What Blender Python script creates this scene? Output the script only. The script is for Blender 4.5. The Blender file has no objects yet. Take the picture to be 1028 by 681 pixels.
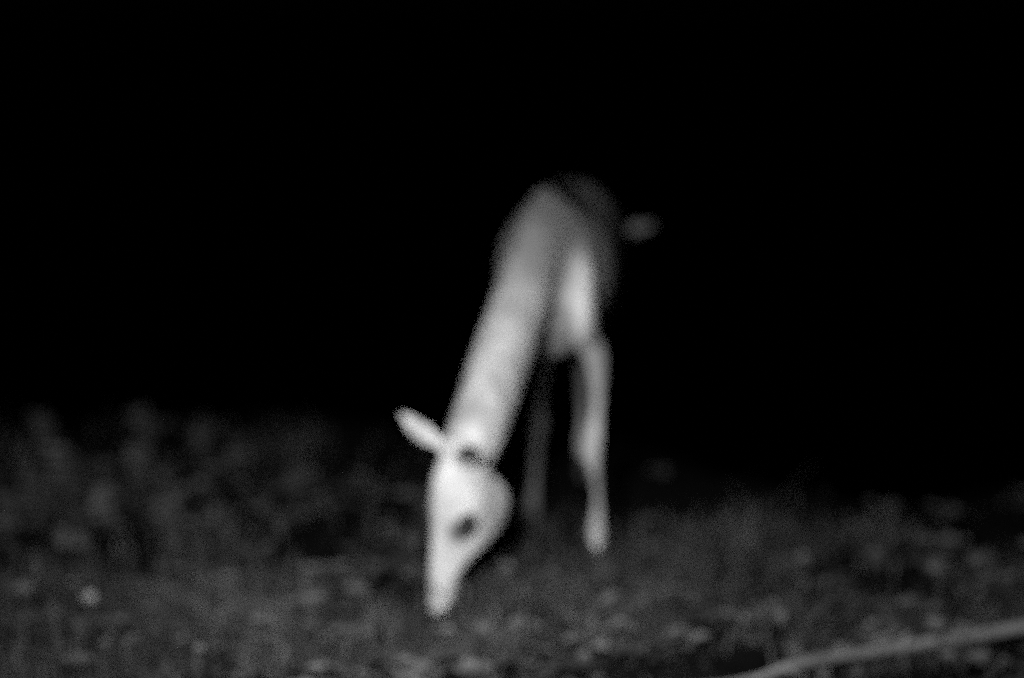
import bpy, bmesh, math, random
import numpy as np
from mathutils import Vector, Matrix, noise as mnoise

random.seed(7)
rng = np.random.default_rng(7)
scene = bpy.context.scene
C = scene.collection
R = math.radians

# ------------------------------------------------------------------ camera
CAM_H = 1.354
FPX = 2091.0                      # focal length in photo pixels (photo is 1028 wide)
PITCH = math.atan(340.5 / FPX)
cam_d = bpy.data.cameras.new('camera')
cam_d.sensor_width = 36.0
cam_d.lens = 36.0 * FPX / 1028.0
cam_d.clip_end = 3000
cam_d.dof.use_dof = True
cam_d.dof.focus_distance = 2.9
cam_d.dof.aperture_fstop = 1.15
cam = bpy.data.objects.new('camera', cam_d)
C.objects.link(cam)
cam.location = (0, 0, CAM_H)
cam.rotation_euler = (math.pi / 2 - PITCH, 0, 0)
scene.camera = cam

# ------------------------------------------------------------------ night sky, moon, torch
w = bpy.data.worlds.new('World'); scene.world = w
w.use_nodes = True
nt = w.node_tree
bg = nt.nodes['Background']
sky = nt.nodes.new('ShaderNodeTexSky'); sky.sky_type = 'NISHITA'
sky.sun_disc = False
sky.sun_elevation = R(25); sky.sun_rotation = R(150)
bw = nt.nodes.new('ShaderNodeRGBToBW')
nt.links.new(sky.outputs[0], bw.inputs[0]); nt.links.new(bw.outputs[0], bg.inputs[0])
bg.inputs[1].default_value = 0.00006

moon_d = bpy.data.lights.new('moon', 'SUN'); moon_d.energy = 0.003; moon_d.angle = R(0.5)
moon = bpy.data.objects.new('moon', moon_d); C.objects.link(moon)
moon.rotation_euler = (R(65), 0, R(-150))

torch_d = bpy.data.lights.new('torch_light', 'SPOT')
torch_d.energy = 410
torch_d.shadow_soft_size = 0.09
torch_d.spot_size = R(75); torch_d.spot_blend = 1.0
torch = bpy.data.objects.new('torch_light', torch_d); C.objects.link(torch)
torch.location = (-0.20, 2.1, 1.10)
torch.rotation_euler = (Vector((-0.02, 4.75, 0.30)) - Vector(torch.location)).to_track_quat('-Z', 'Y').to_euler()

vs = scene.view_settings
vs.view_transform = 'Standard'; vs.look = 'None'; vs.gamma = 1; vs.exposure = 0.0
vs.use_curve_mapping = False
scene.cycles.use_denoising = False
scene.cycles.use_adaptive_sampling = True
scene.cycles.adaptive_threshold = 0.4
scene.cycles.adaptive_min_samples = 8
scene.cycles.max_bounces = 5
scene.cycles.sample_clamp_indirect = 0.5
scene.cycles.sample_clamp_direct = 3.0

# ------------------------------------------------------------------ helpers
def ray(u, v):
    X = (u - 514) / FPX; Y = -(v - 340.5) / FPX
    return Vector((X, math.cos(PITCH) + Y * math.sin(PITCH), -math.sin(PITCH) + Y * math.cos(PITCH)))

def P(u, v, y):
    """point at ground distance y in the direction of a place in the photograph"""
    r = ray(u, v)
    return Vector((0, 0, CAM_H)) + r * (y / r.y)

def rim(x, y):
    """distance past the line where the added bank starts to fall away"""
    return y - (6.15 - 0.55 * x if x > 0.2 else 6.04 - 0.28 * (x - 0.2)) - 0.7 * mnoise.noise(Vector((x * 1.3, y * 0.5, 4.4)))

def thin(x, y):
    """grass thinned to bare earth towards the added bank, so the ground fades dark"""
    t = max(0.0, min(1.0, (0.45 - rim(x, y) + 0.9 * mnoise.noise(Vector((x * 2.1, y * 2.1, 7.7)))) / 2.2))
    return (t * t * (3 - 2 * t)) ** 2.0  # sparse far grass over dark soil stands in for the light's falloff

def hz(x, y):
    """height of the meadow"""
    n = mnoise.noise(Vector((x * 0.9, y * 0.9, 3.1))) * 0.022 + mnoise.noise(Vector((x * 3.6, y * 3.6, 9.7))) * 0.020 + mnoise.noise(Vector((x * 8.5, y * 8.5, 1.3))) * 0.011
    n -= 0.004
    # added bank: ground falls away behind the deer to darken it, sooner on the right
    e = rim(x, y)
    if e > 0: n -= min(0.36 * (math.sqrt(e * e + 0.36) - 0.6), 4.0)
    return n

def G(u, v):
    """where that direction meets the ground"""
    r = ray(u, v); p = None; z = 0.0
    for _ in range(6):
        t = (z - CAM_H) / r.z
        p = Vector((0, 0, CAM_H)) + r * t
        z = hz(p.x, p.y)
    return p

def link(name, me, parent=None, mat=None):
    o = bpy.data.objects.new(name, me); C.objects.link(o)
    if parent: o.parent = parent
    if mat: me.materials.append(mat)
    return o

def tag(o, label, cat, group=None):
    o['label'] = label; o['category'] = cat
    if group: o['group'] = group
    return o

def empty(name, loc=(0, 0, 0)):
    e = bpy.data.objects.new(name, None); C.objects.link(e); e.location = loc
    e.empty_display_size = 0.05
    return e

def mesh_from(name, V, F, smooth=True):
    me = bpy.data.meshes.new(name)
    me.from_pydata([tuple(v) for v in V], [], F)
    if smooth: me.polygons.foreach_set('use_smooth', [True] * len(me.polygons))
    me.update()
    return me

def rings_mesh(rings):
    V = []; F = []
    n = len(rings[0])
    for r in rings: V += list(r)
    for i in range(len(rings) - 1):
        for j in range(n):
            k = (j + 1) % n
            F.append((i * n + j, i * n + k, (i + 1) * n + k, (i + 1) * n + j))
    V.append(sum(rings[0], Vector()) / n); a = len(V) - 1
    V.append(sum(rings[-1], Vector()) / n); b = len(V) - 1
    L = (len(rings) - 1) * n
    for j in range(n):
        k = (j + 1) % n
        F.append((a, k, j)); F.append((b, L + j, L + k))
    return V, F

def catmull(pts, sub):
    """pts: list of tuples of numbers; smooth interpolation"""
    A = np.array(pts, float); out = []
    n = len(A)
    for i in range(n - 1):
        p0 = A[max(i - 1, 0)]; p1 = A[i]; p2 = A[i + 1]; p3 = A[min(i + 2, n - 1)]
        for s in range(sub):
            t = s / sub
            out.append(0.5 * ((2 * p1) + (-p0 + p2) * t + (2 * p0 - 5 * p1 + 4 * p2 - p3) * t * t + (-p0 + 3 * p1 - 3 * p2 + p3) * t ** 3))
    out.append(A[-1])
    return out

def loft(stations, side, seg=20, sub=4, rough=0.0, seed=0, axis=None):
    """stations: (point, half width along side, half depth) smoothly joined into a closed tube"""
    rows = catmull([(*p, a, b) for p, a, b in stations], sub)
    rings = []
    for i, r in enumerate(rows):
        c = Vector(r[:3])
        t = (Vector(rows[min(i + 1, len(rows) - 1)][:3]) - Vector(rows[max(i - 1, 0)][:3])).normalized()
        if axis: t = axis
        s = (side - t * side.dot(t)).normalized(); u = t.cross(s)
        ring = []
        for j in range(seg):
            a = 2 * math.pi * j / seg
            k = 1.0
            d = s * math.cos(a) * r[3] + u * math.sin(a) * r[4]
            if rough:
                k = 1 + rough * mnoise.noise((c + d) * 28 + Vector((seed, 0, 0))) + rough * .6 * mnoise.noise((c + d) * 90)
            ring.append(c + d * k)
        rings.append(ring)
    return rings_mesh(rings)

class Shape:
    def __init__(self): self.V = []; self.F = []
    def add(self, VF):
        o = len(self.V); self.V += VF[0]; self.F += [tuple(i + o for i in f) for f in VF[1]]

# ------------------------------------------------------------------ materials
def mat_basic(name, grey, rough=0.8, var=0.25, scale=30, bump=0.3, bscale=200, attr=None, spec=0.3, trans=0.0, stretch=None, sheen=0.0):
    m = bpy.data.materials.new(name); m.use_nodes = True
    n = m.node_tree.nodes; l = m.node_tree.links
    b = n['Principled BSDF']
    b.inputs['Roughness'].default_value = rough
    b.inputs['Specular IOR Level'].default_value = spec
    if sheen:
        b.inputs['Sheen Weight'].default_value = sheen
        b.inputs['Sheen Roughness'].default_value = 0.6
    tc = n.new('ShaderNodeTexCoord')
    mp = n.new('ShaderNodeMapping'); l.new(tc.outputs['Object'], mp.inputs[0])
    if stretch: mp.inputs['Scale'].default_value = stretch
    nz = n.new('ShaderNodeTexNoise'); nz.inputs['Scale'].default_value = scale; nz.inputs['Detail'].default_value = 6
    l.new(mp.outputs[0], nz.inputs['Vector'])
    rg = n.new('ShaderNodeMapRange')
    rg.inputs['From Min'].default_value = 0.3; rg.inputs['From Max'].default_value = 0.7
    rg.inputs['To Min'].default_value = 1 - var; rg.inputs['To Max'].default_value = 1 + var
    l.new(nz.outputs['Fac'], rg.inputs['Value'])
    mu = n.new('ShaderNodeMath'); mu.operation = 'MULTIPLY'
    l.new(rg.outputs[0], mu.inputs[0])
    if attr:
        at = n.new('ShaderNodeAttribute'); at.attribute_name = attr
        l.new(at.outputs['Fac'], mu.inputs[1])
    else:
        mu.inputs[1].default_value = grey
    cb = n.new('ShaderNodeCombineColor')
    for i in range(3): l.new(mu.outputs[0], cb.inputs[i])
    l.new(cb.outputs[0], b.inputs['Base Color'])
    if bump:
        n2 = n.new('ShaderNodeTexNoise'); n2.inputs['Scale'].default_value = bscale; n2.inputs['Detail'].default_value = 5
        l.new(mp.outputs[0], n2.inputs['Vector'])
        bp = n.new('ShaderNodeBump'); bp.inputs['Strength'].default_value = bump; bp.inputs['Distance'].default_value = 0.01
        l.new(n2.outputs['Fac'], bp.inputs['Height']); l.new(bp.outputs[0], b.inputs['Normal'])
    if trans:
        tr = n.new('ShaderNodeBsdfTranslucent'); l.new(cb.outputs[0], tr.inputs[0])
        mx = n.new('ShaderNodeMixShader'); mx.inputs[0].default_value = trans
        l.new(b.outputs[0], mx.inputs[1]); l.new(tr.outputs[0], mx.inputs[2])
        l.new(mx.outputs[0], n['Material Output'].inputs[0])
    return m

M_soil = mat_basic('dark_soil', 0.006, 1.0, 0.5, 9, 0.8, 60, spec=0.04)
M_grass = mat_basic('grass_blades', 0.05, 0.6, 0.35, 2.2, 0, attr='tone', trans=0.25)
M_leaf = mat_basic('weed_leaves', 0.1, 0.5, 0.25, 40, 0.3, 160, attr='tone', trans=0.2)
M_petal = mat_basic('pale_petals', 0.30, 0.7, 0.15, 80, 0.2, 200)
M_stem = mat_basic('weed_stems', 0.06, 0.6, 0.2, 60, 0.1)
M_fur = mat_basic('deer_coat', 0.2, 0.92, 0.34, 20, 0.45, 420, attr='coat_and_shade', spec=0.12, stretch=(1, 1, 0.35), sheen=0.25)
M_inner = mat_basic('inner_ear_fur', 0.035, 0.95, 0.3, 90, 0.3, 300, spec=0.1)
M_eye = mat_basic('eye_dark', 0.008, 0.45, 0.1, 20, 0, spec=0.5)
M_lid = mat_basic('eye_rim', 0.03, 0.6, 0.2, 60, 0.2)
M_nose = mat_basic('nose_skin', 0.03, 0.4, 0.2, 120, 0.5, 500, spec=0.5)
M_hoof = mat_basic('hoof_horn', 0.05, 0.45, 0.3, 60, 0.3, 120)
M_bark = mat_basic('branch_bark', 0.15, 0.85, 0.6, 16, 0.8, 90, stretch=(0.25, 1, 1))

# ------------------------------------------------------------------ ground
def build_ground():
    xs = np.concatenate([[-900, -200, -60, -20, -8], np.arange(-4.5, 4.51, 0.06), [8, 20, 60, 200, 900]])
    ys = np.concatenate([[-300, -60, -10, -2, 1], np.arange(2.4, 12.01, 0.06), [13, 16, 19, 25, 50, 120, 300, 1500]])
    V = []; F = []
    for y in ys:
        for x in xs:
            V.append((x, y, hz(max(-4.5, min(4.5, x)), y)))
    nx = len(xs)
    for j in range(len(ys) - 1):
        for i in range(nx - 1):
            a = j * nx + i
            F.append((a, a + 1, a + 1 + nx, a + nx))
    o = link('ground', mesh_from('ground', V, F), None, M_soil)
    o['kind'] = 'structure'
build_ground()

# ------------------------------------------------------------------ grass and low ground cover
def patch(x, y, s, seed):
    return mnoise.noise(Vector((x * s, y * s, seed)))

def add_tone(me, vals):
    a = me.attributes.new('tone', 'FLOAT', 'POINT'); a.data.foreach_set('value', np.asarray(vals, np.float32))

def build_grass(n=105000):
    V = []; F = []; T = []
    k = 0
    while k < n:
        y = 3.0 + 7.5 * rng.random() ** 1.25
        x = (rng.random() - .5) * 2 * (1.25 + 0.30 * y)
        d = patch(x, y, 1.7, 5.0) + 0.6 * patch(x, y, 5.0, 8.0) + 0.8 * patch(x, y, 11.0, 31.0)
        if rng.random() > (0.50 + 1.9 * d) * thin(x, y):
            k += 0.3; continue
        k += 1
        if x > .45 and -.16 < y - 4.02 - .17 * (x - .3) < .02: continue  # strip before the branch left bare and dark, as its shadow
        if (x + .165) ** 2 + (y - 4.44) ** 2 < .0016: continue
        h = (0.03 + 0.05 * rng.random()) * (1 + 0.7 * max(0, d))
        if rng.random() < .05: h *= 1.7
        wd = 0.0016 + 0.0022 * rng.random()
        a = rng.random() * 6.283; lean = (0.2 + 0.9 * rng.random()) * h
        dx, dy = math.cos(a), math.sin(a)
        sx, sy = -dy * wd, dx * wd
        z = hz(x, y) - 0.004
        i = len(V)
        m1 = 0.45 + .1 * rng.random()
        V += [(x - sx, y - sy, z), (x + sx, y + sy, z),
              (x + dx * lean * .3 - sx * .9, y + dy * lean * .3 - sy * .9, z + h * m1), (x + dx * lean * .3 + sx * .9, y + dy * lean * .3 + sy * .9, z + h * m1),
              (x + dx * lean, y + dy * lean, z + h * (1 - .3 * rng.random()))]
        F += [(i, i + 1, i + 3, i + 2), (i + 2, i + 3, i + 4)]
        T += [(0.026 + 0.09 * rng.random() ** 1.5) * (1 + .7 * patch(x, y, 2.6, 21.) + .9 * patch(x, y, 9.0, 44.))] * 5
    me = mesh_from('grass', V, F, False); add_tone(me, T)
    o = link('grass', me, None, M_grass)
    tag(o, 'short dark meadow grass covering the ground around the deer', 'grass'); o['kind'] = 'stuff'

def leaf_geo(V, F, T, base, direc, nrm, L, W, tone, droop=0.25):
    """a small bent leaf of three rows: base, belly, tip, folded along its midrib"""
    s = direc.cross(nrm).normalized()
    i = len(V)
    rows = [(0.0, 0.12), (0.3, 0.85), (0.62, 1.0), (0.88, 0.55)]
    for t, ww in rows:
        c = base + direc * L * t - nrm * (droop * L * t * t)
        V.extend([c - s * W * .5 * ww + nrm * .1 * W * ww, c, c + s * W * .5 * ww + nrm * .1 * W * ww])
    V.append(base + direc * L - nrm * droop * L)
    for r in range(3):
        a = i + r * 3
        F.extend([(a, a + 1, a + 4, a + 3), (a + 1, a + 2, a + 5, a + 4)])
    a = i + 9
    F.extend([(a, a + 1, i + 12), (a + 1, a + 2, i + 12)])
    T.extend([tone] * 13)

def build_cover(n=9500):
    V = []; F = []; T = []
    k = 0
    while k < n:
        y = 3.2 + 6.0 * rng.random() ** 1.2
        x = (rng.random() - .5) * 2 * (1.0 + 0.28 * y)
        d = patch(x, y, 2.3, 15.0) + .5 * patch(x, y, 6, 2.0)
        k += 0.34
        if rng.random() > (0.34 + 1.7 * d) * thin(x, y): continue
        if (x + .16) ** 2 + (y - 4.44) ** 2 < .03 or (x > .3 and abs(y - 4.0 - .2 * (x - .3)) < .10): continue
        z = hz(x, y) + 0.012 + 0.045 * rng.random()
        a0 = rng.random() * 6.283; sc = 0.8 + 1.0 * rng.random() ** 2
        tone = (0.04 + 0.15 * rng.random() ** 2.5)
        for q in range(3):
            a = a0 + q * 2.09 + .3 * rng.random()
            di = Vector((math.cos(a), math.sin(a), 0.1 + .3 * rng.random())).normalized()
            nn = Vector((rng.normal() * .3, rng.normal() * .3 - .25, 1)).normalized()
            nn = (nn - di * nn.dot(di)).normalized()
            leaf_geo(V, F, T, Vector((x, y, z)), di, nn, .025 * sc, .020 * sc, tone)
        k += .66
    me = mesh_from('clover_cover', V, F, True); add_tone(me, T)
    o = link('clover_cover', me, None, M_leaf)
    tag(o, 'low clover leaves growing through the meadow grass', 'clover'); o['kind'] = 'stuff'

build_grass()
build_cover()

# ------------------------------------------------------------------ the deer
def build_deer():
    root = empty('deer', (0.12, 5.4, 0.0))
    tag(root, 'pale doe grazing with lowered head, seen from the front in the dark', 'deer')
    root_loc = Vector(root.location)
    S = Shape()
    X = Vector((1, 0, 0))
    # trunk, chest to rump
    body = [(4.96, .085, .610, .040, .070), (5.02, .090, .640, .090, .145), (5.12, .096, .660, .128, .190), (5.28, .110, .664, .148, .194),
            (5.48, .130, .655, .154, .190), (5.68, .150, .662, .155, .182), (5.88, .168, .682, .146, .168), (6.03, .182, .688, .122, .146), (6.12, .190, .690, .075, .095), (6.14, .192, .690, .03, .04)]
    S.add(loft([(Vector((x, y, z)), a, b) for y, x, z, a, b in body], X, 32, 5))
    # withers ridge
    S.add(loft([(P(541, 236, 4.98), .03, .05), (P(547, 212, 5.1), .040, .055), (P(553, 208, 5.25), .045, .045), (P(562, 204, 5.5), .04, .04), (P(570, 200, 5.8), .03, .03)], X, 16, 4))
    # neck
    hy = G(441, 618).y - .13          # the nose reaches the turf
    S.add(loft([(P(562, 268, 5.22), .125, .15), (P(550, 252, 5.07), .098, .14), (P(538, 262, 4.93), .068, .105), (P(521, 310, hy + .43), .066, .09),
                (P(501, 366, hy + .29), .066, .084), (P(484, 418, hy + .16), .063, .078), (P(470, 455, hy + .085), .058, .068), (P(460, 480, hy + .05), .045, .05)], X, 24, 5))
    # head frame
    a = Vector((-0.042, 0.25, -0.95)).normalized()
    l = Vector((.66, -.74, 0)); l = (l - a * l.dot(a)).normalized()
    n = a.cross(l).normalized()
    if n.x > 0: n = -n
    D0 = P(437, 484, hy)
    def hp(s, d, lat=0.0):            # s along the face, d below the dorsal line, lat sideways
        return D0 + a * s - n * d + l * lat
    prof = [(-.045, .070, .030, .035), (-.015, .072, .050, .058), (.03, .080, .058, .077), (.075, .094, .059, .092), (.115, .104, .057, .101),
            (.150, .098, .053, .095), (.185, .074, .046, .072), (.215, .047, .037, .047), (.25, .033, .030, .034), (.29, .029, .027, .029), (.320, .028, .025, .026), (.345, .029, .019, .019), (.354, .030, .008, .010)]
    S.add(loft([(hp(s, d), wd, h) for s, d, wd, h in prof], l, 28, 5, axis=a))
    # jaw muscle and brow ridges
    for sg in (1, -1):
        S.add(loft([(hp(.03, .12, sg * .026), .022, .03), (hp(.08, .138, sg * .030), .028, .046), (hp(.125, .142, sg * .026), .024, .038), (hp(.17, .115, sg * .018), .014, .02)], l, 16, 4))
        S.add(loft([(hp(.03, .050, sg * .026), .012, .016), (hp(.07, .042, sg * .033), .019, .024), (hp(.105, .044, sg * .035), .020, .024), (hp(.14, .050, sg * .031), .018, .026), (hp(.185, .048, sg * .021), .018, .030), (hp(.235, .034, sg * .010), .016, .024), (hp(.27, .03, sg * .006), .012, .016)], l, 16, 4))
    # nostrils / lip swell
        S.add(loft([(hp(.306, .020, sg * .016), .010, .012), (hp(.331, .020, sg * .017), .013, .013), (hp(.346, .024, sg * .014), .008, .008)], l, 12, 3))
    S.add(loft([(hp(.22, .080), .014, .012), (hp(.26, .062), .018, .012), (hp(.30, .055), .018, .010), (hp(.325, .050), .011, .008)], l, 14, 4))
    # ears
    inner = []
    def ear(base, tip, opening, W=.036, curl=.75):
        e = tip - base; L = e.length; e.normalize()
        o = (opening - e * opening.dot(e)).normalized(); s = e.cross(o)
        NT, NP = 14, 12
        outer = []; inn = []
        for i in range(NT + 1):
            t = i / NT
            wdt = W * (0.42 + 1.15 * t) * (1 - t ** 3.2) ** 0.75 if t < 1 else 0.0
            wdt = W * min(1.0, .45 + 1.6 * t) * max(0.03, (1 - max(0, (t - .35) / .65) ** 2.0)) ** .8
            c = base + e * L * t - o * (.06 * L * math.sin(t * 3.14))
            ro = []; ri = []
            for j in range(NP + 1):
                f = (j / NP - .5) * 2 * (2.3 - 1.0 * t) * curl
                dv = s * math.sin(f) * wdt - o * (math.cos(f) - .35) * wdt * .8
                ro.append(c + dv * 1.0); ri.append(c + dv * (1 - .011 / max(wdt, .016)))
            outer.append(ro); inn.append(ri)
        V = []; F = []
        for g in (outer, inn):
            for r in g: V += r
        m = NP + 1; off = (NT + 1) * m
        for i in range(NT):
            for j in range(NP):
                q = i * m + j
                F.append((q, q + 1, q + m + 1, q + m)); F.append((off + q, off + q + m, off + q + m + 1, off + q + 1))
            F.append((i * m, (i + 1) * m, off + (i + 1) * m, off + i * m))
            q = i * m + NP
            F.append((q, off + q, off + q + m, q + m))
        for j in range(NP):
            F.append((j, off + j, off + j + 1, j + 1)); q = NT * m + j
            F.append((q, q + 1, off + q + 1, off + q))
        S.add((V, F))
        S.add(loft([(base - e * .035, .016, .016), (base, .020, .016), (base + e * .008, .012, .006)], s, 12, 3))
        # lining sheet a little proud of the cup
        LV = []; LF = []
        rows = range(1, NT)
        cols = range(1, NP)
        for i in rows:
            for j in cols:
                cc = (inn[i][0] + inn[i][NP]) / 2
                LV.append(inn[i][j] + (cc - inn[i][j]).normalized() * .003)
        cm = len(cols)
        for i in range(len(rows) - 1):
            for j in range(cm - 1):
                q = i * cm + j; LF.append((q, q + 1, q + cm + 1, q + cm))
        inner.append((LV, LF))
    ear(hp(-.048, .060, -.045), P(399, 411, hy + .13), Vector((-.3, .9, .5)), .030)
    eb = P(459, 447, hy + .012)
    ear(eb, eb + Vector((.055, -.088, -.012)), Vector((0, -.65, .8)), .040)
    # legs
    def leg(pts):
        S.add(loft(pts, X, 16, 5))
    feet = []
    # fore leg on the photograph's right
    f1 = G(599, 562); feet.append((f1, 0.0))
    d = f1.y
    leg([(P(581, 245, 5.08), .034, .06), (P(580, 280, 5.01), .042, .075), (P(581, 315, 5.01), .044, .075), (P(589, 342, 5.06), .032, .05), (P(598, 360, d + .05), .027, .036), (P(600, 405, d + .03), .0135, .021),
         (P(596, 440, d + .01), .021, .023), (P(593, 452, d), .025, .028), (P(598, 478, d + .015), .0115, .016), (P(600, 505, d + .01), .0098, .014), (P(599, 532, d), .019, .022), (P(600, 546, d - .02), .018, .02), (P(600, 553, d - .025), .015, .018)])
    # other fore leg, behind the head
    f2 = G(534, 529); feet.append((f2, 0.05))
    d = f2.y
    leg([(P(548, 275, 5.15), .045, .075), (P(543, 318, 5.15), .042, .07), (P(543, 350, 5.2), .032, .05), (P(541, 378, d - .09), .022, .032), (P(540, 405, d - .05), .017, .024),
         (P(540, 425, d - .03), .023, .026), (P(539, 445, d - .02), .013, .017), (P(537, 480, d), .0105, .015), (P(535, 503, d), .018, .021), (P(534, 516, d - .02), .018, .02), (P(534, 522, d - .025), .016, .018)])
    # hind legs with stifle and hock
    for (u, v, xo) in ((588, 478, .075), (537, 472, -.075)):
        f = G(u, v); feet.append((f, 0.0))
        bx = .172 + xo
        x0 = f.x; y0 = f.y
        leg([(Vector((bx, 5.95, .74)), .06, .11), (Vector((bx * .9 + x0 * .1, 5.88, .62)), .07, .125), (Vector((bx * .75 + x0 * .25, 5.84, .52)), .06, .095), (Vector((bx * .5 + x0 * .5, y0 - .02 + (5.9 - y0) * .5, .43)), .038, .055),
             (Vector((bx * .2 + x0 * .8, y0 + .09, .345)), .024, .034), (Vector((x0, y0 + .12, .30)), .024, .030), (Vector((x0, y0 + .105, .255)), .0185, .023), (Vector((x0, y0 + .06, .15)), .0155, .018),
             (Vector((x0, y0 + .03, .085)), .024, .026), (Vector((x0, y0 + .005, .05)), .022, .024), (Vector((x0, y0 - .005, .035)), .018, .020)])
    # tail swung out to the right
    S.add(loft([(P(588, 224, 6.10), .03, .03), (P(604, 234, 6.14), .022, .024), (P(620, 234, 6.10), .022, .020), (P(637, 230, 6.06), .022, .018), (P(650, 227, 6.04), .014, .012), (P(657, 225, 6.02), .003, .004)], Vector((0, 1, 0)), 14, 4))

    tmp = mesh_from('deer_raw', S.V, S.F)
    bmr = bmesh.new(); bmr.from_mesh(tmp); bmesh.ops.recalc_face_normals(bmr, faces=bmr.faces); bmr.to_mesh(tmp); bmr.free()
    to = link('deer_raw', tmp)
    md = to.modifiers.new('r', 'REMESH'); md.mode = 'VOXEL'; md.voxel_size = .0052
    sm = to.modifiers.new('s', 'SMOOTH'); sm.factor = .5; sm.iterations = 9
    bpy.context.view_layer.update()
    dg = bpy.context.evaluated_depsgraph_get()
    me = bpy.data.meshes.new_from_object(to.evaluated_get(dg))
    bpy.data.objects.remove(to); bpy.data.meshes.remove(tmp)
    me.name = 'body'
    N = len(me.vertices)
    co = np.empty(N * 3, np.float32); me.vertices.foreach_get('co', co); co = co.reshape(-1, 3)
    # coat: pale face, throat and chest, grey-brown back, pale legs and under-tail, with some shade painted in
    ctl = []
    def c_(p, r, v, k=1.0): ctl.append((np.array(p), r, v, k))
    for s in (0, .06, .12): c_(hp(s, .05), .09, .50)
    c_(hp(.2, .04), .06, .52); c_(hp(.28, .035), .06, .50); c_(hp(.35, .03), .02, .30)
    c_(hp(.08, .02, .07), .03, .62)
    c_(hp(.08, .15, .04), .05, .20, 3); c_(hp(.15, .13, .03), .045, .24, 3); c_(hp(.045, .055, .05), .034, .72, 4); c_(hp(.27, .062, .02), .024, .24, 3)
    c_(P(545, 345, hy + .36), .05, .16, 2); c_(P(530, 390, hy + .25), .045, .2, 2); c_(P(455, 400, hy + .2), .04, .22, 2); c_(P(518, 430, hy + .14), .04, .24, 2)  # neck edges darkened: shading round the neck painted into the colour
    for sg in (1, -1): c_(hp(.120, .032, sg * .045), .016, .05, 9); c_(hp(.105, .036, sg * .05), .018, .06, 9)
    c_(P(415, 425, hy + .08), .07, .48)
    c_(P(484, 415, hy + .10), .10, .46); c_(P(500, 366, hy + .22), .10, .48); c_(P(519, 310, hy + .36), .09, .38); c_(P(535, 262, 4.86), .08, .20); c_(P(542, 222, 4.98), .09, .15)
    c_(P(450, 380, 4.8), .05, .3)
    c_(P(582, 302, 4.93), .075, .62, 2); c_(P(597, 355, 5.0), .07, .40)
    c_(P(557, 285, 4.95), .04, .05, 3); c_(P(555, 318, 4.95), .04, .06, 3)  # shadow between neck and chest, painted as dark fur
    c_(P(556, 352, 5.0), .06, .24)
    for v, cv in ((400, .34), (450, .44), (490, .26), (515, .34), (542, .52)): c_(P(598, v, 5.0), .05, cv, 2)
    for v in (330, 365, 400, 455, 520): c_(P(539, v, 5.2), .06, .08, 2)  # far fore leg darkened in colour for the shade behind the neck
    for u in (583, 537):
        f = G(u, 474)
        for z in (.1, .2, .3): c_((f.x, f.y + .06, z), .07, .36 if z < .2 else .12)
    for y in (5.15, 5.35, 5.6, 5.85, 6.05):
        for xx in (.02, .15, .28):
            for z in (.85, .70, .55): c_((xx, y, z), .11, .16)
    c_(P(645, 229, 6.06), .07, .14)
    c_(P(512, 218, 5.05), .06, .06, 2); c_(P(504, 240, 5.0), .07, .05, 3); c_(P(498, 270, 4.95), .06, .05, 3); c_(P(487, 300, 4.85), .05, .09, 2); c_(P(474, 340, 4.76), .05, .18)  # dim left side of shoulder and neck: shade painted into the fur colour
    c_(P(618, 233, 6.1), .05, .22, 2)
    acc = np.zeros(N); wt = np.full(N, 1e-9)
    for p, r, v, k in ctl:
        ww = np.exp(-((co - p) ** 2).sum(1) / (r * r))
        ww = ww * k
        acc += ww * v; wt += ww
    at = me.attributes.new('coat_and_shade', 'FLOAT', 'POINT'); at.data.foreach_set('value', (acc / wt).astype(np.float32))
    me.polygons.foreach_set('use_smooth', [True] * len(me.polygons))
    me.materials.clear()
    # move into the root's frame
    co -= np.array(root_loc, np.float32); me.vertices.foreach_set('co', co.ravel()); me.update()
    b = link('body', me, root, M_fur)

    def child(name, V, F, mat, parent=root):
        return link(name, mesh_from(name, [Vector(v) - root_loc for v in V], F), parent, mat)
    for LV, LF in inner: child('inner_ear', LV, LF, M_inner)
    # eyes in dark rims
    for sg in (1, -1):
        cen = hp(.097, .047, sg * .0515)
        outd = (l * sg + n * .35).normalized(); s2 = (a - outd * a.dot(outd)).normalized(); u2 = outd.cross(s2)
        rr = []
        for k in range(9):
            th = math.pi * k / 8
            rr.append([cen + outd * .017 * math.cos(th) + (s2 * .0185 * math.cos(f) + u2 * .0155 * math.sin(f)) * max(math.sin(th), .02) for f in [2 * math.pi * j / 18 for j in range(18)]])
        V, F = rings_mesh(rr); child('eye', V, F, M_eye)
        V = []; F = []
        for j in range(22):
            f = 2 * math.pi * j / 22
            rad = s2 * math.cos(f) * 1.25 + u2 * math.sin(f)
            for q in range(8):
                g = 2 * math.pi * q / 8
                V.append(cen + outd * .004 + rad * (.0185 + .006 * math.cos(g)) + outd * .0065 * math.sin(g))
        for j in range(22):
            for q in range(8):
                j2 = (j + 1) % 22; q2 = (q + 1) % 8
                F.append((j * 8 + q, j2 * 8 + q, j2 * 8 + q2, j * 8 + q2))
        child('eye_rim', V, F, M_lid)
    # nose pad
    V, F = loft([(hp(.335, .012), .012, .008), (hp(.349, .018), .020, .012), (hp(.359, .028), .017, .011), (hp(.359, .038), .007, .005)], l, 16, 4)
    child('nose', V, F, M_nose)
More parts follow.
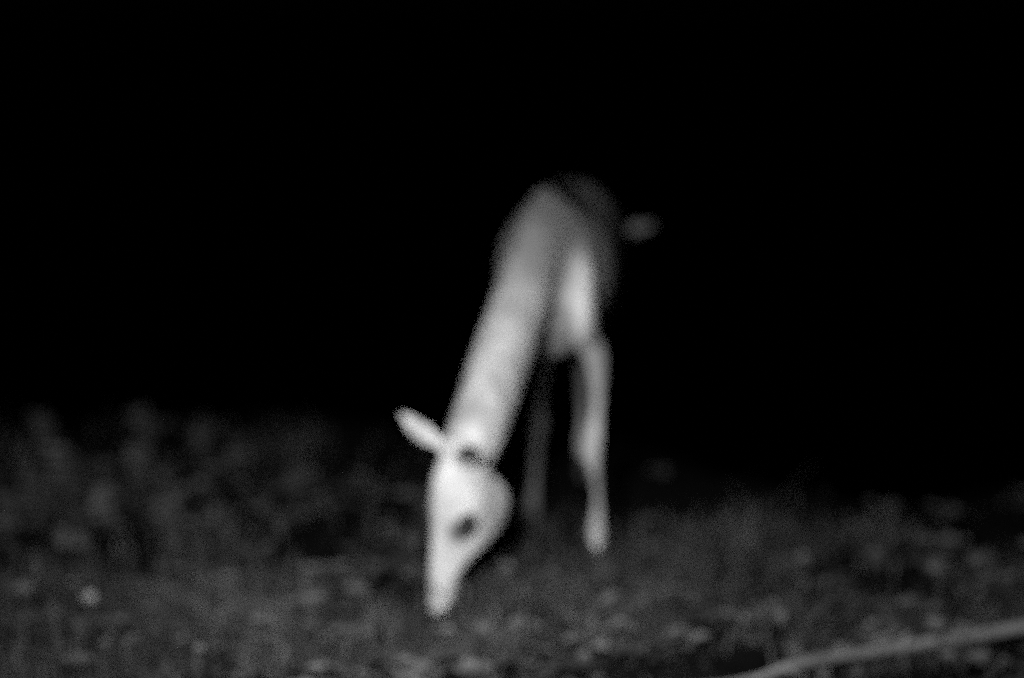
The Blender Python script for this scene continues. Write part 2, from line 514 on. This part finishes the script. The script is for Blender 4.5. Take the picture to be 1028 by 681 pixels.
    # cloven hooves
    for f, toe in feet:
        V = []; F = []
        z0 = hz(f.x, f.y)
        for sg in (1, -1):
            st = [(Vector((f.x + sg * .011, f.y - .005, z0 + .052)), .010, .014), (Vector((f.x + sg * .012, f.y - .022, z0 + .030)), .013, .024),
                  (Vector((f.x + sg * .013, f.y - .034, z0 + .012)), .014, .030), (Vector((f.x + sg * .013, f.y - .036, z0 + .002)), .0135, .030)]
            v2, f2 = loft(st, X, 12, 3)
            o = len(V); V += v2; F += [tuple(i + o for i in q) for q in f2]
        child('hoof', V, F, M_hoof)
    return root
build_deer()

# ------------------------------------------------------------------ fallen branch at the lower right
def build_branch():
    line = [(640, 712, 4.02), (705, 697, 4.04), (756, 682, 4.07), (800, 667, 4.10), (850, 658, 4.13), (891, 652, 4.16), (929, 647, 4.19), (975, 639, 4.22), (1040, 627, 4.26), (1160, 602, 4.33)]
    line = [P(u, v, y) for u, v, y in line]
    for q in line: q.z = max(q.z, hz(q.x, q.y) + .004)
    def on(t):
        k = min(int(t * 9), 8); return line[k].lerp(line[k + 1], t * 9 - k)
    p0 = line[0].copy()
    root = empty('fallen_branch', p0)
    tag(root, 'pale bare branch lying on the grass in the lower right corner', 'branch')
    r0 = Vector(p0)
    pts = []
    for q, r in zip(line, (.003, .005, .0075, .0105, .0125, .0130, .0138, .0140, .0150, .017)):
        pts.append((q - r0, r, r * .95))
    V, F = loft(pts, Vector((0, 0, 1)), 14, 10, rough=.32, seed=3)
    link('stem', mesh_from('stem', V, F), root, M_bark)
    def twig(t, d, L, r):
        b = on(t) - r0
        q = [(b, r * 1.3, r * 1.3)]
        for k in range(1, 6):
            s = k / 5
            q.append((b + d * L * s + Vector((.01 * math.sin(k * 2), .008 * math.cos(k * 3), -.02 * s * s)), r * (1 - .8 * s), r * (1 - .8 * s)))
        V, F = loft(q, Vector((0.1, .3, 1)).normalized(), 8, 3, rough=.2, seed=t * 10)
        link('twig', mesh_from('twig', V, F), root, M_bark)
    twig(.5, Vector((.5, .2, .45)).normalized(), .10, .006)
    twig(.68, Vector((.75, .5, .2)).normalized(), .2, .006)
    twig(.30, Vector((.5, -.6, .1)).normalized(), .07, .004)
    # broken stub
    b = on(.6) - r0 + Vector((0, 0, .008))
    V, F = loft([(b, .008, .008), (b + Vector((.006, -.004, .016)), .007, .006), (b + Vector((.012, -.006, .026)), .005, .004)], Vector((1, 0, 0)), 8, 3, rough=.3)
    link('broken_stub', mesh_from('broken_stub', V, F), root, M_bark)
build_branch()

# ------------------------------------------------------------------ weeds one can pick out
def weed(u, v, leaves, L, h, tone, label, group=None, face=0.6):
    g = G(u, v)
    root = empty('broadleaf_weed', g); tag(root, label, 'weed', group)
    for k in range(leaves):
        a = 2 * math.pi * (k + rng.random() * .6) / leaves
        di = Vector((math.cos(a), math.sin(a), .25 + .5 * rng.random())).normalized()
        nn = Vector((rng.normal() * .2, -face, .8)); nn = (nn - di * nn.dot(di)).normalized()
        hh = h * (.55 + .45 * rng.random())
        b0 = Vector((math.cos(a) * .012, math.sin(a) * .012, hh))
        V = []; F = []; T = []
        leaf_geo(V, F, T, b0, di, nn, L * (.8 + .4 * rng.random()), L * .62, tone * (.75 + .5 * rng.random()))
        me = mesh_from('leaf', V, F); add_tone(me, T)
        link('leaf', me, root, M_leaf)
        vv, ff = loft([(Vector((0, 0, -.005)), .0016, .0016), (b0 * .5 + Vector((0, 0, .004)), .0013, .0013), (b0, .001, .001)], Vector((1, 0, 0)), 5, 2)
        link('stalk', mesh_from('stalk', vv, ff), root, M_stem)
    return root

def flower(u, v, r, label):
    top = G(u, v)
    g = G(u, v + 26)
    root = empty('clover_flower', g); tag(root, label, 'flower')
    h = max(.02, CAM_H - 0) and (P(u, v, g.y).z - g.z)
    rr = []
    for k in range(8):
        th = math.pi * k / 7
        rr.append([Vector((r * math.sin(th) * math.cos(f) * (1 + .12 * ((j + k) % 2)), r * math.sin(th) * math.sin(f) * (1 + .12 * ((j + k) % 2)), h + r * .9 * math.cos(th))) if 0 < k < 7 else Vector((.001 * math.cos(f), .001 * math.sin(f), h + r * .9 * math.cos(th))) for j, f in enumerate([2 * math.pi * q / 14 for q in range(14)])])
    V, F = rings_mesh(rr); link('flower_head', mesh_from('flower_head', V, F, False), root, M_petal)
    vv, ff = loft([(Vector((0, 0, -.005)), .0018, .0018), (Vector((.004, 0, h * .5)), .0015, .0015), (Vector((0, 0, h - r * .6)), .0013, .0013)], Vector((1, 0, 0)), 6, 2)
    link('stalk', mesh_from('stalk', vv, ff), root, M_stem)

flower(90, 600, .0165, 'bright round clover flower standing at the far left of the grass')
weed(212, 664, 4, .026, .035, .16, 'small pale weed at the lower left, near the bottom edge')
weed(46, 594, 4, .028, .03, .10, 'dim small weed left of the bright round flower')
W = weed
W(496, 588, 4, .032, .02, .30, 'small pale weed just right of the deer muzzle')
W(588, 655, 7, .040, .03, .20, 'pale leafy weed below the front hoof, near the bottom edge')
W(616, 662, 6, .036, .03, .19, 'pale leafy weed just right of another, below the front hoof')
W(600, 618, 6, .036, .03, .19, 'leafy weed directly below the nearer front hoof')
W(352, 640, 6, .034, .02, .10, 'low weed below and left of the deer muzzle')
W(358, 592, 5, .034, .04, .10, 'weed left of the deer muzzle at nose height')
W(221, 600, 5, .038, .045, .12, 'pale weed between the two round flowers and the deer')
W(118, 664, 6, .036, .04, .12, 'weed at the lower left under the bright round flower')
W(86, 645, 5, .034, .04, .10, 'small weed left of the lowest left-hand weed')
W(259, 570, 5, .034, .04, .09, 'dim weed midway between bright flower and deer head')
W(205, 545, 6, .036, .06, .10, 'upright weed in the middle of the left-hand grass')
W(887, 650, 5, .038, .05, .15, 'pale weed poking up just behind the middle of the branch')
W(923, 628, 6, .036, .05, .11, 'leafy weed behind the branch right of its middle')
W(952, 655, 5, .034, .06, .17, 'pale weed leaning over the branch near the right edge')
W(998, 606, 7, .040, .06, .12, 'leafy weed above the right end of the branch')
W(966, 678, 5, .034, .05, .13, 'pale weed in front of the branch in the corner')
W(995, 684, 5, .034, .05, .13, 'rightmost pale weed in front of the branch')
W(796, 578, 5, .034, .04, .11, 'small weed alone in the right-hand grass')
W(818, 600, 5, .036, .04, .11, 'small weed just below a similar lone one at right')
W(773, 634, 6, .036, .04, .12, 'weed above the thin left part of the branch')
W(941, 560, 6, .036, .05, .09, 'dim upright weed above the right half of the branch')
W(948, 524, 5, .036, .035, .06, 'faint weed at the dark upper edge of the right-hand grass')
W(887, 520, 5, .036, .035, .06, 'faint weed at the dark edge, left of another faint one')
# taller leafy plants on the left, before the dark
def tall_plant(u, v, h, pairs, L, tone, label):
    g = G(u, v); root = empty('leafy_plant', g); tag(root, label, 'plant', 'taller leafy plants on the left')
    lean = Vector((rng.normal() * .12, rng.normal() * .12, 1))
    stp = [(Vector((lean.x * h * t * t, lean.y * h * t * t, h * t - .005)), .0026 * (1 - .6 * t), .0026 * (1 - .6 * t)) for t in (0, .33, .66, 1)]
    vv, ff = loft(stp, Vector((1, 0, 0)), 6, 3); link('stem', mesh_from('stem', vv, ff), root, M_stem)
    for k in range(pairs):
        t = .3 + .7 * (k + .5) / pairs
        c = Vector((lean.x * h * t * t, lean.y * h * t * t, h * t))
        a0 = k * 1.57 + rng.random()
        for q in (0, 3.14):
            a = a0 + q
            di = Vector((math.cos(a), math.sin(a), .15 + .4 * rng.random())).normalized()
            nn = Vector((rng.normal() * .25, -.7, .7)); nn = (nn - di * nn.dot(di)).normalized()
            V = []; F = []; T = []
            leaf_geo(V, F, T, c, di, nn, L * (.7 + .5 * rng.random()), L * .6, tone * (.6 + .8 * rng.random()))
            me = mesh_from('leaf', V, F); add_tone(me, T); link('leaf', me, root, M_leaf)
TP = [(28, 520, .13, 7, .036, 0.083, 'leafy plant nearest the left edge'), (62, 505, .15, 7, .036, 0.083, 'leafy plant second from the left edge'),
      (104, 535, .12, 7, .036, 0.098, 'leafy plant with an arching top, lower left'), (140, 500, .15, 8, .036, 0.083, 'leafy plant above the arching one, at left'),
      (150, 452, .13, 8, .036, 0.068, 'leafy plant standing highest in the dark upper edge, left'), (50, 465, .15, 7, .036, 0.068, 'leafy plant at the dark upper edge by the left side'),
      (236, 480, .12, 7, .036, 0.068, 'leafy plant in the middle of the left dark edge'), (170, 540, .10, 7, .036, 0.075, 'short leafy plant between arching plant and deer'),
      (300, 500, .10, 6, .036, 0.060, 'faint leafy plant left of the deer ear'), (72, 560, .08, 6, .036, 0.075, 'short leafy plant above the bright round flower'),
      (8, 545, .12, 7, .036, 0.075, 'leafy plant cut by the left edge'), (200, 470, .13, 7, .036, 0.060, 'faint leafy plant at the dark edge, right of the highest one')]
for t in TP: tall_plant(*t)
